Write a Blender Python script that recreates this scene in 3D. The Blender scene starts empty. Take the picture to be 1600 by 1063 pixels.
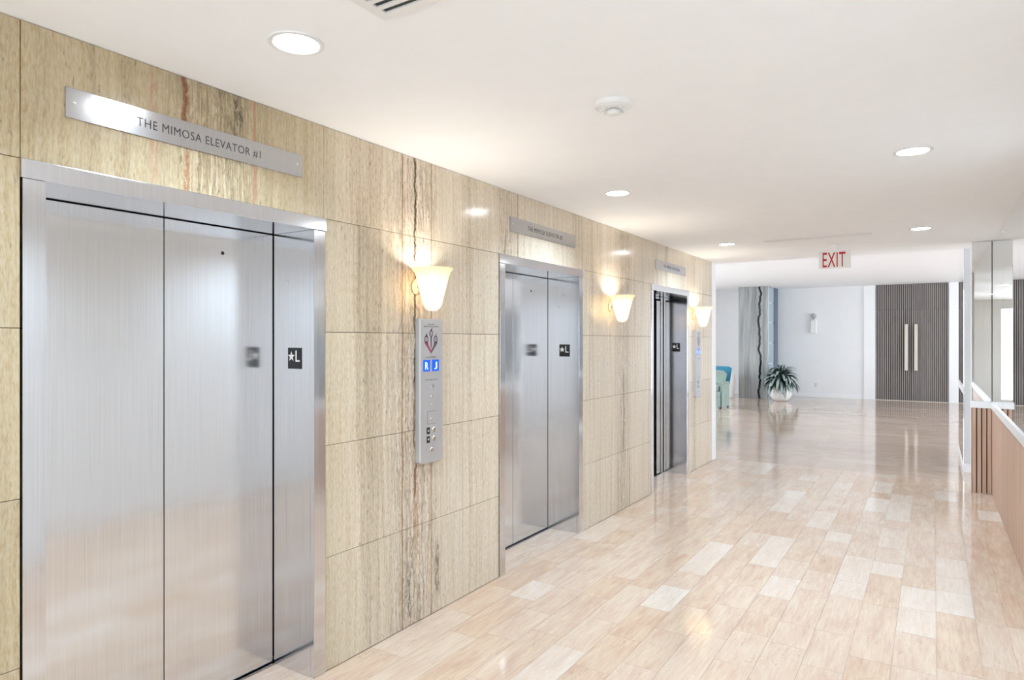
import bpy, bmesh, math, random
from mathutils import Vector, Matrix
random.seed(7)
SC = bpy.context.scene
COL = SC.collection
PI = math.pi

# ------------------------------------------------------------------ camera, world, exposure
YAW = math.atan((1457.0 - 800.0) / 1030.0)
cam_d = bpy.data.cameras.new('camera')
cam_d.sensor_width = 36.0
cam_d.lens = 36.0 * 1030.0 / 1600.0
cam_d.clip_start = 0.02
cam = bpy.data.objects.new('camera', cam_d)
cam.location = (0, 0, 1.6)
cam.rotation_euler = (PI / 2, 0, YAW)
COL.objects.link(cam)
SC.camera = cam

SKY = 9.3            # daylight outside the windows of the far hall
DOWNLIGHT_W = 13.5   # each recessed ceiling light
SCONCE_W = 6.0
world = bpy.data.worlds.new('daylight')
SC.world = world
world.use_nodes = True
world.node_tree.nodes['Background'].inputs[0].default_value = (0.80, 0.90, 1.0, 1)
world.node_tree.nodes['Background'].inputs[1].default_value = SKY
vs = SC.view_settings
vs.view_transform = 'Standard'
vs.look = 'None'
vs.gamma = 1.0
vs.use_curve_mapping = False
vs.exposure = 0.45
SC.cycles.use_denoising = True
SC.cycles.max_bounces = 8
SC.cycles.diffuse_bounces = 6
SC.cycles.glossy_bounces = 5
SC.cycles.caustics_reflective = True
SC.cycles.blur_glossy = 1.0
SC.cycles.caustics_refractive = False
SC.cycles.sample_clamp_indirect = 8.0

# ------------------------------------------------------------------ node helpers
class NT:
    def __init__(self, name):
        self.m = bpy.data.materials.new(name)
        self.m.use_nodes = True
        self.t = self.m.node_tree
        self.b = self.t.nodes['Principled BSDF']
        self.out = self.t.nodes['Material Output']
    def n(self, kind, **kw):
        x = self.t.nodes.new(kind)
        for k, v in kw.items():
            setattr(x, k, v)
        return x
    def l(self, a, b):
        self.t.links.new(a, b)
    def setin(self, sock, v):
        if hasattr(v, 'is_output') or isinstance(v, bpy.types.NodeSocket):
            self.l(v, sock)
        else:
            sock.default_value = v
    def math(self, op, a, b=0.0, c=0.0, clamp=False):
        x = self.n('ShaderNodeMath', operation=op, use_clamp=clamp)
        self.setin(x.inputs[0], a)
        self.setin(x.inputs[1], b)
        self.setin(x.inputs[2], c)
        return x.outputs[0]
    def comb(self, x, y, z):
        c = self.n('ShaderNodeCombineXYZ')
        for i, v in enumerate((x, y, z)):
            self.setin(c.inputs[i], v)
        return c.outputs[0]
    def pos(self):
        g = self.n('ShaderNodeNewGeometry')
        s = self.n('ShaderNodeSeparateXYZ')
        self.l(g.outputs['Position'], s.inputs[0])
        return s.outputs
    def noise(self, vec, scale=1.0, detail=3.0, rough=0.5, dist=0.0):
        x = self.n('ShaderNodeTexNoise')
        self.l(vec, x.inputs['Vector'])
        x.inputs['Scale'].default_value = scale
        x.inputs['Detail'].default_value = detail
        x.inputs['Roughness'].default_value = rough
        x.inputs['Distortion'].default_value = dist
        return x.outputs['Fac']
    def ramp(self, fac, stops, interp='LINEAR'):
        x = self.n('ShaderNodeValToRGB')
        r = x.color_ramp
        r.interpolation = interp
        while len(r.elements) < len(stops):
            r.elements.new(0.5)
        for e, (p, c) in zip(r.elements, stops):
            e.position = p
            e.color = (c[0], c[1], c[2], 1) if len(c) == 3 else c
        self.setin(x.inputs[0], fac)
        return x.outputs[0]
    def mix(self, fac, a, b, mode='MIX'):
        x = self.n('ShaderNodeMix', data_type='RGBA', blend_type=mode)
        self.setin(x.inputs[0], fac)
        for s, v in ((x.inputs[6], a), (x.inputs[7], b)):
            if isinstance(v, tuple):
                s.default_value = (v[0], v[1], v[2], 1)
            else:
                self.l(v, s)
        return x.outputs[2]
    def step(self, v, lo, hi):
        x = self.n('ShaderNodeMapRange', interpolation_type='SMOOTHSTEP')
        self.setin(x.inputs[0], v)
        x.inputs[1].default_value = lo
        x.inputs[2].default_value = hi
        return x.outputs[0]
    def bump(self, h, strength=0.2, dist=0.01):
        x = self.n('ShaderNodeBump')
        x.inputs['Strength'].default_value = strength
        x.inputs['Distance'].default_value = dist
        self.l(h, x.inputs['Height'])
        self.l(x.outputs[0], self.b.inputs['Normal'])

def plain(name, col, rough=0.5, metal=0.0, emit=0.0, ecol=None, spec=0.5, vary=0.0):
    t = NT(name)
    b = t.b
    b.inputs['Base Color'].default_value = (*col, 1)
    b.inputs['Roughness'].default_value = rough
    b.inputs['Metallic'].default_value = metal
    b.inputs['Specular IOR Level'].default_value = spec
    if emit:
        b.inputs['Emission Color'].default_value = (*(ecol or col), 1)
        b.inputs['Emission Strength'].default_value = emit
    if vary:
        tc = t.n('ShaderNodeTexCoord')
        n = t.noise(tc.outputs['Object'], 6.0, 4.0)
        c = t.ramp(n, [(0.3, tuple(x * (1 - vary) for x in col)), (0.7, tuple(min(1, x * (1 + vary)) for x in col))])
        t.l(c, b.inputs['Base Color'])
    return t.m

def travertine_wall(name, cols, rough=0.10):
    t = NT(name)
    X, Y, Z = t.pos()
    info = t.n('ShaderNodeObjectInfo')
    mul = lambda a, b: t.math('MULTIPLY', a, b)
    wob = t.noise(t.comb(mul(Y, 2.0), 3.0, mul(Z, 2.2)), 1.0, 5.0, 0.6)
    u = t.math('ADD', Y, mul(t.math('SUBTRACT', wob, 0.5), 0.05))
    u2 = t.math('ADD', u, mul(info.outputs['Random'], 0.04))
    # broad colour bands, then streaks, then mottling
    band = t.noise(t.comb(mul(u, 4.2), 0.0, mul(Z, 0.10)), 1.0, 7.0, 0.68)
    col = t.ramp(band, cols)
    fine = t.noise(t.comb(mul(u2, 48.0), 5.0, mul(Z, 1.1)), 1.0, 5.0, 0.7)
    col = t.mix(0.45, col, t.ramp(fine, [(0.30, (0.25, 0.22, 0.18)), (0.5, (0.5, 0.5, 0.49)), (0.70, (0.72, 0.70, 0.68))]), 'OVERLAY')
    grain = t.noise(t.comb(mul(u2, 150.0), 2.0, mul(Z, 30.0)), 1.0, 4.0, 0.7)
    col = t.mix(0.5, col, t.ramp(grain, [(0.32, (0.22, 0.20, 0.17)), (0.5, (0.5, 0.5, 0.5)), (0.68, (0.76, 0.76, 0.75))]), 'OVERLAY')
    pit = t.noise(t.comb(mul(u2, 80.0), 9.0, mul(Z, 22.0)), 1.0, 3.0, 0.6)
    # disturbed seams of the stone: (centre, half width of the disturbed zone, amount)
    zone = None
    for (yc, w, amt) in ((2.84, 0.34, 1.0), (1.62, 0.36, 0.9), (5.82, 0.26, 0.8), (3.80, 0.16, 0.8), (8.0, 0.16, 0.6), (0.45, 0.2, 0.5), (-1.2, 0.3, 0.8)):
        d = t.math('ABSOLUTE', t.math('SUBTRACT', u, yc))
        z = mul(t.step(d, w, w * 0.15), amt)
        zone = z if zone is None else t.math('MAXIMUM', zone, z)
    veiny = t.noise(t.comb(mul(u, 17.0), 1.0, mul(Z, 0.35)), 1.0, 6.0, 0.65, 0.4)
    vcol = t.ramp(veiny, [(0.32, (0.30, 0.23, 0.15)), (0.40, (0.50, 0.40, 0.30)), (0.45, (0.62, 0.55, 0.43)), (0.50, (0.38, 0.335, 0.25)), (0.54, (0.72, 0.62, 0.53)), (0.60, (0.45, 0.38, 0.29)), (0.70, (0.74, 0.67, 0.60))])
    vg = t.noise(t.comb(mul(u, 55.0), 6.0, mul(Z, 15.0)), 1.0, 6.0, 0.75, 1.5)
    vcol = t.mix(0.55, vcol, t.ramp(vg, [(0.36, (0.08, 0.065, 0.05)), (0.5, (0.5, 0.48, 0.46)), (0.64, (0.86, 0.85, 0.84))]), 'OVERLAY')
    zn = t.math('MULTIPLY', zone, t.step(veiny, 0.25, 0.5), clamp=True)
    col = t.mix(t.math('ADD', mul(zone, 0.55), mul(zn, 0.45), clamp=True), col, vcol)
    pmask = mul(t.step(pit, 0.60, 0.68), t.math('ADD', t.step(band, 0.60, 0.40), zone, clamp=True))
    col = t.mix(mul(pmask, 0.55), col, (0.17, 0.13, 0.085))
    col = t.mix(t.step(Y, 2.6, 1.9), col, t.mix(1.0, col, (0.74, 0.69, 0.56), 'MULTIPLY'))      # the nearer slabs are a more golden stone
    # single cracks and stained lines: (centre, half width, soft, colour, amount, z low, z high, jag)
    jag = t.noise(t.comb(4.0, 8.0, mul(Z, 4.0)), 1.0, 6.0, 0.65)
    jj = t.math('SUBTRACT', jag, 0.5)
    for (yc, w, soft, c, amt, z0, z1, jamt) in (
        (2.845, 0.0055, 0.005, (0.03, 0.018, 0.010), 0.97, 0.72, 2.9, 0.11),
        (2.855, 0.012, 0.02, (0.40, 0.22, 0.12), 0.6, 0.4, 1.35, 0.08),
        (2.74, 0.003, 0.006, (0.26, 0.15, 0.09), 0.8, -1, 3, 0.04),
        (2.99, 0.003, 0.006, (0.33, 0.20, 0.13), 0.8, -1, 3, 0.03),
        (3.294, 0.0012, 0.002, (0.30, 0.24, 0.16), 0.7, -1, 3, 0.0),
        (2.79, 0.014, 0.014, (0.07, 0.055, 0.045), 0.75, 0.05, 0.36, 0.12),
        (3.04, 0.014, 0.014, (0.10, 0.075, 0.06), 0.7, 0.10, 0.42, 0.10),
        (1.485, 0.006, 0.008, (0.20, 0.055, 0.018), 0.9, 2.42, 2.9, 0.10),
        (1.492, 0.003, 0.012, (0.36, 0.14, 0.05), 0.8, 2.0, 2.42, 0.05),
        (1.72, 0.014, 0.016, (0.06, 0.045, 0.03), 0.8, 2.36, 2.66, 0.10),
        (1.58, 0.002, 0.004, (0.26, 0.17, 0.08), 0.7, 2.0, 2.9, 0.03),
        (1.80, 0.003, 0.008, (0.42, 0.20, 0.11), 0.75, 2.0, 2.9, 0.03),
        (1.36, 0.006, 0.02, (0.45, 0.26, 0.16), 0.6, 2.2, 2.9, 0.04),
        (3.94, 0.003, 0.004, (0.33, 0.20, 0.13), 0.8, 2.0, 2.9, 0.0),
        (3.78, 0.005, 0.008, (0.14, 0.08, 0.05), 0.7, 2.18, 2.32, 0.10),
        (5.83, 0.006, 0.008, (0.24, 0.14, 0.09), 0.85, 0.55, 1.3, 0.08),
        (5.70, 0.003, 0.006, (0.28, 0.19, 0.13), 0.7, -1, 0.5, 0.05),
        (5.97, 0.004, 0.006, (0.25, 0.17, 0.12), 0.7, -1, 0.5, 0.05),
        (8.05, 0.004, 0.01, (0.38, 0.25, 0.18), 0.6, -1, 1.6, 0.05),
    ):
        d = t.math('ABSOLUTE', t.math('SUBTRACT', t.math('ADD', t.math('ADD', Y, mul(jj, jamt)), mul(t.math('SUBTRACT', vg, 0.5), 0.4 * min(0.05, jamt))), yc))
        f = mul(t.step(d, w + soft, w), mul(t.step(Z, z0 - 0.05, z0 + 0.05), t.step(Z, z1 + 0.05, z1 - 0.05)))
        lowv = 0.15 if soft > 0.009 else 0.7
        f = mul(f, mul(t.step(jag, 0.26, 0.38), t.math('ADD', mul(t.step(vg, 0.60, 0.42), 1.0 - lowv), lowv)))
        col = t.mix(mul(f, amt), col, c)
    h = t.n('ShaderNodeHueSaturation')
    t.l(t.math('ADD', mul(info.outputs['Random'], 0.10), 0.95), h.inputs['Value'])
    t.l(col, h.inputs['Color'])
    t.l(h.outputs[0], t.b.inputs['Base Color'])
    t.setin(t.b.inputs['Roughness'], t.math('ADD', rough, mul(fine, 0.10)))
    t.bump(t.math('SUBTRACT', mul(wob, 0.5), mul(pmask, 1.0)), 0.05, 0.006)
    return t.m

def travertine_floor(name, island, stops, along_x=False, rough=0.07):
    t = NT(name)
    X, Y, Z = t.pos()
    if island:
        g = t.n('ShaderNodeNewGeometry')
        rnd = g.outputs['Random Per Island']
    else:
        rnd = t.n('ShaderNodeObjectInfo').outputs['Random']
    if along_x:
        X, Y = Y, X
    base = t.ramp(rnd, stops, 'LINEAR')
    seed = t.math('MULTIPLY', rnd, 37.0)
    wave = t.noise(t.comb(t.math('MULTIPLY', X, 5.0), t.math('MULTIPLY', Y, 1.3), seed), 1.0, 4.0)
    cloud = t.noise(t.comb(t.math('MULTIPLY', X, 14.0), t.math('MULTIPLY', Y, 3.0), seed), 1.0, 5.0, 0.6, 0.6)
    base = t.mix(0.5, base, t.ramp(cloud, [(0.3, (0.38, 0.37, 0.36)), (0.7, (0.62, 0.62, 0.62))]), 'OVERLAY')
    u = t.math('ADD', X, t.math('MULTIPLY', wave, 0.05))
    st = t.noise(t.comb(t.math('MULTIPLY', u, 75.0), t.math('MULTIPLY', Y, 6.0), seed), 1.0, 5.0, 0.65)
    col = t.mix(0.42, base, t.ramp(st, [(0.3, (0.36, 0.33, 0.30)), (0.7, (0.62, 0.62, 0.62))]), 'OVERLAY')
    pit = t.noise(t.comb(t.math('MULTIPLY', u, 120.0), t.math('MULTIPLY', Y, 55.0), seed), 1.0, 2.0)
    clus = t.noise(t.comb(t.math('MULTIPLY', X, 9.0), t.math('MULTIPLY', Y, 5.0), seed), 1.0, 2.0)
    pm = t.math('MULTIPLY', t.step(pit, 0.62, 0.70), t.step(clus, 0.52, 0.66))
    col = t.mix(t.math('MULTIPLY', pm, 0.6), col, (0.27, 0.19, 0.13))
    t.l(col, t.b.inputs['Base Color'])
    t.setin(t.b.inputs['Roughness'], t.math('ADD', rough, t.math('MULTIPLY', cloud, 0.05)))
    t.b.inputs['Specular IOR Level'].default_value = 0.55
    t.bump(t.math('ADD', t.math('MULTIPLY', wave, 1.0), t.math('MULTIPLY', st, 0.03)), 0.05, 0.01)
    return t.m

def stainless(name, col=(0.72, 0.72, 0.73), rough=0.15, aniso=0.65, wavy=0.03):
    t = NT(name)
    b = t.b
    X, Y, Z = t.pos()
    br = t.noise(t.comb(t.math('MULTIPLY', Y, 420.0), t.math('MULTIPLY', X, 420.0), t.math('MULTIPLY', Z, 2.0)), 1.0, 3.0)
    c = t.ramp(br, [(0.3, tuple(x * 0.93 for x in col)), (0.7, tuple(min(1, x * 1.06) for x in col))])
    t.l(c, b.inputs['Base Color'])
    b.inputs['Metallic'].default_value = 1.0
    t.setin(b.inputs['Roughness'], t.math('ADD', rough - 0.04, t.math('MULTIPLY', br, 0.08)))
    b.inputs['Anisotropic'].default_value = aniso
    b.inputs['Anisotropic Rotation'].default_value = 0.0
    tg = t.n('ShaderNodeTangent', direction_type='RADIAL', axis='Z')
    t.l(tg.outputs[0], b.inputs['Tangent'])
    lo = t.noise(t.comb(t.math('MULTIPLY', Y, 1.6), X, t.math('MULTIPLY', Z, 2.6)), 1.0, 2.0)
    t.bump(lo, wavy, 0.12)
    return t.m

def wood(name, c0, c1, rough=0.45, scale=1.0):
    t = NT(name)
    tc = t.n('ShaderNodeTexCoord')
    info = t.n('ShaderNodeObjectInfo')
    s = t.n('ShaderNodeSeparateXYZ')
    t.l(tc.outputs['Object'], s.inputs[0])
    sd = t.math('MULTIPLY', info.outputs['Random'], 50.0)
    n = t.noise(t.comb(t.math('ADD', t.math('MULTIPLY', s.outputs[0], 70 * scale), sd), t.math('MULTIPLY', s.outputs[1], 70 * scale), t.math('MULTIPLY', s.outputs[2], 2.2)), 1.0, 4.0, 0.6)
    c = t.ramp(n, [(0.3, c0), (0.7, c1)])
    h = t.n('ShaderNodeHueSaturation')
    t.l(t.math('ADD', t.math('MULTIPLY', info.outputs['Random'], 0.16), 0.92), h.inputs['Value'])
    t.l(c, h.inputs['Color'])
    t.l(h.outputs[0], t.b.inputs['Base Color'])
    t.b.inputs['Roughness'].default_value = rough
    t.bump(n, 0.1, 0.002)
    return t.m

# ------------------------------------------------------------------ materials
M = {}
M['paint_ceiling'] = plain('ceiling_paint', (0.92, 0.925, 0.935), 0.7, vary=0.01)
M['paint_white'] = plain('wall_paint', (0.86, 0.87, 0.88), 0.55, vary=0.01)
M['paint_grey'] = plain('grey_paint', (0.66, 0.67, 0.68), 0.5, vary=0.01)
M['panel_grey'] = plain('satin_panel', (0.56, 0.56, 0.575), 0.38, 0.55, vary=0.01)
M['trim_white'] = plain('trim_paint', (0.88, 0.89, 0.90), 0.3, vary=0.01)
M['plastic_white'] = plain('white_plastic', (0.80, 0.80, 0.79), 0.35, vary=0.01)
M['plastic_grey'] = plain('grey_plastic', (0.45, 0.45, 0.46), 0.4, vary=0.02)
M['black'] = plain('black_paint', (0.006, 0.006, 0.007), 0.4, vary=0.05)
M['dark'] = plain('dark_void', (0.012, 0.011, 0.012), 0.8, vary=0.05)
M['engrave'] = plain('engraved_grey', (0.07, 0.07, 0.075), 0.8, spec=0.1, vary=0.02)
M['silver_ink'] = plain('silver_lettering', (0.72, 0.68, 0.64), 0.35, vary=0.02)
M['grout'] = plain('grout', (0.42, 0.34, 0.27), 0.8, vary=0.05)
M['steel'] = stainless('brushed_stainless')
M['steel_frame'] = stainless('frame_stainless', (0.70, 0.70, 0.72), 0.13, 0.5, 0.015)
M['steel_sign'] = stainless('sign_stainless', (0.50, 0.50, 0.51), 0.17, 0.15, 0.004)
M['chrome'] = plain('chrome', (0.8, 0.8, 0.8), 0.12, 1.0, vary=0.01)
M['satin_brass'] = plain('pale_satin_metal', (0.62, 0.58, 0.50), 0.4, 0.9, vary=0.01)
M['mirror'] = plain('mirror_silver', (0.90, 0.91, 0.91), 0.003, 1.0)
M['lens'] = plain('lamp_lens', (1, 1, 1), 0.4, emit=26.0, ecol=(0.9, 0.95, 1.0))
M['slat_oak'] = wood('oak_slat', (0.52, 0.335, 0.235), (0.68, 0.48, 0.36))
M['slat_grey'] = wood('grey_slat', (0.27, 0.245, 0.235), (0.42, 0.385, 0.365))
M['slat_back'] = plain('slat_backing', (0.025, 0.02, 0.018), 0.7, vary=0.05)
M['display'] = plain('blue_display', (0.01, 0.03, 0.25), 0.2, emit=1.1, ecol=(0.0, 0.07, 0.62))
M['display_ink'] = plain('display_figures', (0.4, 0.8, 1.0), 0.3, emit=1.6, ecol=(0.45, 0.85, 1.0))
M['emblem'] = plain('emblem_ink', (0.13, 0.09, 0.13), 0.4, vary=0.02)
M['emblem_red'] = plain('emblem_red', (0.36, 0.05, 0.12), 0.4, vary=0.02)
M['exit_red'] = plain('exit_red', (0.45, 0.006, 0.012), 0.4, emit=0.08, ecol=(0.8, 0.0, 0.02))
M['exit_panel'] = plain('exit_panel', (0.86, 0.86, 0.84), 0.25, vary=0.01)
M['ceramic'] = plain('white_ceramic', (0.84, 0.82, 0.80), 0.3, vary=0.02)
M['teal'] = plain('teal_paint', (0.015, 0.21, 0.34), 0.4, vary=0.04)
M['sage'] = plain('sage_fabric', (0.30, 0.38, 0.335), 0.9, vary=0.10)
M['soil'] = plain('soil', (0.03, 0.022, 0.016), 0.9, vary=0.2)
M['steel_blue'] = plain('column_edge_metal', (0.60, 0.70, 0.76), 0.22, 0.8, vary=0.02)
M['steel_dark'] = plain('column_dark_edge', (0.10, 0.16, 0.22), 0.3, 0.6, vary=0.02)
WALL_COLS = [(0.28, (0.38, 0.31, 0.22)), (0.38, (0.55, 0.47, 0.36)), (0.47, (0.70, 0.615, 0.495)), (0.56, (0.645, 0.57, 0.46)), (0.70, (0.77, 0.69, 0.585))]
M['travertine'] = travertine_wall('travertine_wall', WALL_COLS)
FL = [(0.0, (0.60, 0.44, 0.315)), (0.2, (0.64, 0.51, 0.41)), (0.5, (0.63, 0.49, 0.385)), (0.7, (0.61, 0.46, 0.34)), (0.88, (0.67, 0.555, 0.465)), (1.0, (0.71, 0.625, 0.545))]
FF = [(0.0, (0.52, 0.405, 0.325)), (0.35, (0.59, 0.475, 0.39)), (0.7, (0.55, 0.43, 0.345)), (1.0, (0.64, 0.525, 0.435))]
M['tile'] = travertine_floor('floor_travertine', False, FL)
M['tile_stuff'] = travertine_floor('floor_travertine_rest', True, FL)
M['tile_hall'] = travertine_floor('hall_travertine', True, FF, True, 0.06)

def column_stone():
    t = NT('grey_vein_stone')
    X, Y, Z = t.pos()
    wob = t.noise(t.comb(t.math('MULTIPLY', X, 1.2), 0.0, t.math('MULTIPLY', Z, 1.5)), 1.0, 4.0)
    u = t.math('ADD', X, t.math('MULTIPLY', wob, 0.14))
    b = t.noise(t.comb(t.math('MULTIPLY', u, 14.0), 0.0, t.math('MULTIPLY', Z, 0.6)), 1.0, 5.0)
    col = t.ramp(b, [(0.3, (0.20, 0.215, 0.22)), (0.5, (0.33, 0.34, 0.335)), (0.7, (0.45, 0.46, 0.45))])
    jag = t.noise(t.comb(3.0, 1.0, t.math('MULTIPLY', Z, 1.6)), 1.0, 4.0)
    d = t.math('ABSOLUTE', t.math('SUBTRACT', t.math('ADD', X, t.math('MULTIPLY', t.math('SUBTRACT', jag, 0.5), 0.45)), -4.0))
    col = t.mix(t.step(d, 0.034, 0.022), col, (0.01, 0.01, 0.012))
    t.l(col, t.b.inputs['Base Color'])
    t.b.inputs['Roughness'].default_value = 0.1
    return t.m
M['column_stone'] = column_stone()

def shade_mat():
    t = NT('alabaster_glass')
    for n in list(t.t.nodes):
        if n != t.out:
            t.t.nodes.remove(n)
    tc = t.n('ShaderNodeTexCoord')
    n = t.noise(tc.outputs['Object'], 9.0, 4.0, 0.6, 1.0)
    c = t.ramp(n, [(0.3, (0.93, 0.80, 0.58)), (0.7, (0.97, 0.91, 0.80))])
    tr = t.n('ShaderNodeBsdfTranslucent')
    df = t.n('ShaderNodeBsdfDiffuse')
    gl = t.n('ShaderNodeBsdfGlossy')
    gl.inputs['Roughness'].default_value = 0.15
    t.l(c, tr.inputs[0])
    t.l(c, df.inputs[0])
    m1 = t.n('ShaderNodeMixShader')
    m1.inputs[0].default_value = 0.6
    t.l(df.outputs[0], m1.inputs[1])
    t.l(tr.outputs[0], m1.inputs[2])
    m2 = t.n('ShaderNodeMixShader')
    m2.inputs[0].default_value = 0.06
    t.l(m1.outputs[0], m2.inputs[1])
    t.l(gl.outputs[0], m2.inputs[2])
    t.l(m2.outputs[0], t.out.inputs[0])
    return t.m
M['shade'] = shade_mat()

def pane_mat():
    t = NT('window_glass')
    for n in list(t.t.nodes):
        if n != t.out:
            t.t.nodes.remove(n)
    a = t.n('ShaderNodeBsdfTransparent')
    g = t.n('ShaderNodeBsdfGlossy')
    g.inputs['Roughness'].default_value = 0.0
    f = t.n('ShaderNodeFresnel')
    m = t.n('ShaderNodeMixShader')
    t.l(f.outputs[0], m.inputs[0])
    t.l(a.outputs[0], m.inputs[1])
    t.l(g.outputs[0], m.inputs[2])
    t.l(m.outputs[0], t.out.inputs[0])
    return t.m
M['pane'] = pane_mat()

def leaf_mat():
    t = NT('variegated_leaf')
    tc = t.n('ShaderNodeTexCoord')
    s = t.n('ShaderNodeSeparateXYZ')
    t.l(tc.outputs['Object'], s.inputs[0])
    n = t.noise(tc.outputs['Object'], 26.0, 3.0)
    d = t.math('ADD', t.math('ABSOLUTE', s.outputs[0]), t.math('MULTIPLY', t.math('SUBTRACT', n, 0.5), 0.06))
    c = t.ramp(t.step(d, 0.080, 0.030), [(0.0, (0.005, 0.028, 0.026)), (1.0, (0.34, 0.41, 0.385))])
    t.l(c, t.b.inputs['Base Color'])
    t.b.inputs['Roughness'].default_value = 0.35
    return t.m
M['leaf'] = leaf_mat()

# ------------------------------------------------------------------ mesh helpers
WORLD = {}     # object -> world location of its origin (parents are never rotated)

class MB:
    def __init__(self):
        self.v = []
        self.f = []
        self.sm = []
    def add(self, vs, fs, smooth=False):
        o = len(self.v)
        self.v += [tuple(p) for p in vs]
        self.f += [tuple(i + o for i in f) for f in fs]
        self.sm += [smooth] * len(fs)
        return self
    def box(self, x0, x1, y0, y1, z0, z1):
        p = [(x, y, z) for z in (z0, z1) for y in (y0, y1) for x in (x0, x1)]
        return self.add(p, [(0, 2, 3, 1), (4, 5, 7, 6), (0, 1, 5, 4), (2, 6, 7, 3), (0, 4, 6, 2), (1, 3, 7, 5)])
    def bbox(self, x0, x1, y0, y1, z0, z1, w=0.002, seg=2):
        bm = bmesh.new()
        bmesh.ops.create_cube(bm, size=1.0)
        bmesh.ops.scale(bm, vec=(x1 - x0, y1 - y0, z1 - z0), verts=bm.verts)
        bmesh.ops.translate(bm, vec=((x0 + x1) / 2, (y0 + y1) / 2, (z0 + z1) / 2), verts=bm.verts)
        bmesh.ops.bevel(bm, geom=bm.edges[:], offset=w, segments=seg, affect='EDGES', profile=0.7)
        bm.verts.index_update()
        self.add([v.co[:] for v in bm.verts], [[v.index for v in f.verts] for f in bm.faces])
        bm.free()
        return self
    def lathe(self, c, prof, n=32, axis='Z', wob=None, closed=False):
        """prof: list of (r, h) along axis; wob(k, i, r) may change the radius"""
        vs, fs = [], []
        for k, (r, h) in enumerate(prof):
            for i in range(n):
                a = 2 * PI * i / n
                rr = wob(k, a, r) if wob else r
                x, y = rr * math.cos(a), rr * math.sin(a)
                if axis == 'Z':
                    vs.append((c[0] + x, c[1] + y, c[2] + h))
                elif axis == 'X':
                    vs.append((c[0] + h, c[1] + x, c[2] + y))
                else:
                    vs.append((c[0] + y, c[1] + h, c[2] + x))
        for k in range(len(prof) - 1):
            for i in range(n):
                j = (i + 1) % n
                fs.append((k * n + i, k * n + j, (k + 1) * n + j, (k + 1) * n + i))
        if not closed:
            if prof[0][0] > 1e-6:
                fs.append(tuple(range(n - 1, -1, -1)))
            if prof[-1][0] > 1e-6:
                fs.append(tuple((len(prof) - 1) * n + i for i in range(n)))
        return self.add(vs, fs, True)
    def prism(self, pts, z0, z1, place=lambda x, y, z: (x, y, z)):
        n = len(pts)
        vs = [place(x, y, z0) for x, y in pts] + [place(x, y, z1) for x, y in pts]
        fs = [tuple(range(n - 1, -1, -1)), tuple(range(n, 2 * n))]
        fs += [(i, (i + 1) % n, n + (i + 1) % n, n + i) for i in range(n)]
        return self.add(vs, fs)
    def tube(self, pts, r, n=8):
        vs, fs = [], []
        P = [Vector(p) for p in pts]
        for k, p in enumerate(P):
            d = (P[min(k + 1, len(P) - 1)] - P[max(k - 1, 0)]).normalized()
            a = Vector((0, 0, 1)) if abs(d.z) < 0.9 else Vector((1, 0, 0))
            u = d.cross(a).normalized()
            w = d.cross(u).normalized()
            for i in range(n):
                t = 2 * PI * i / n
                vs.append(p + (u * math.cos(t) + w * math.sin(t)) * r)
        for k in range(len(P) - 1):
            for i in range(n):
                j = (i + 1) % n
                fs.append((k * n + i, k * n + j, (k + 1) * n + j, (k + 1) * n + i))
        fs.append(tuple(range(n)))
        fs.append(tuple((len(P) - 1) * n + i for i in range(n - 1, -1, -1)))
        return self.add(vs, fs, True)

def mesh_from(mb, name):
    me = bpy.data.meshes.new(name)
    me.from_pydata(mb.v, [], mb.f)
    me.polygons.foreach_set('use_smooth', mb.sm)
    bm = bmesh.new()
    bm.from_mesh(me)
    bmesh.ops.recalc_face_normals(bm, faces=bm.faces)
    bm.to_mesh(me)
    bm.free()
    if any(mb.sm):
        try:
            me.set_sharp_from_angle(angle=math.radians(40))
        except Exception:
            pass
    return me

def link(o, parent, loc):
    COL.objects.link(o)
    WORLD[o.name] = Vector(loc)
    if parent is not None:
        o.parent = parent
        o.location = Vector(loc) - WORLD[parent.name]
    else:
        o.location = loc
    return o

def ob(name, mb, mat, parent=None, label=None, kind=None, recalc=True):
    """vertices in world space; the origin goes to the middle of the underside"""
    me = mesh_from(mb, name) if isinstance(mb, MB) else mb
    xs = [v.co for v in me.vertices]
    lo = Vector((min(v.x for v in xs), min(v.y for v in xs), min(v.z for v in xs)))
    hi = Vector((max(v.x for v in xs), max(v.y for v in xs), max(v.z for v in xs)))
    c = Vector(((lo.x + hi.x) / 2, (lo.y + hi.y) / 2, lo.z))
    me.transform(Matrix.Translation(-c))
    me.materials.append(M[mat])
    o = bpy.data.objects.new(name, me)
    link(o, parent, c)
    if label:
        o['label'] = label
    if kind:
        o['kind'] = kind
    return o

def thing(name, label, cat, loc, group=None):
    o = bpy.data.objects.new(name, None)
    o.empty_display_size = 0.1
    link(o, None, loc)
    o['label'] = label
    o['category'] = cat
    if group:
        o['group'] = group
    return o

def tag(o, label, cat, group=None):
    o['label'] = label
    o['category'] = cat
    if group:
        o['group'] = group
    return o

def struct(o, label, cat):
    o['kind'] = 'structure'
    o['label'] = label
    o['category'] = cat
    return o

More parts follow.
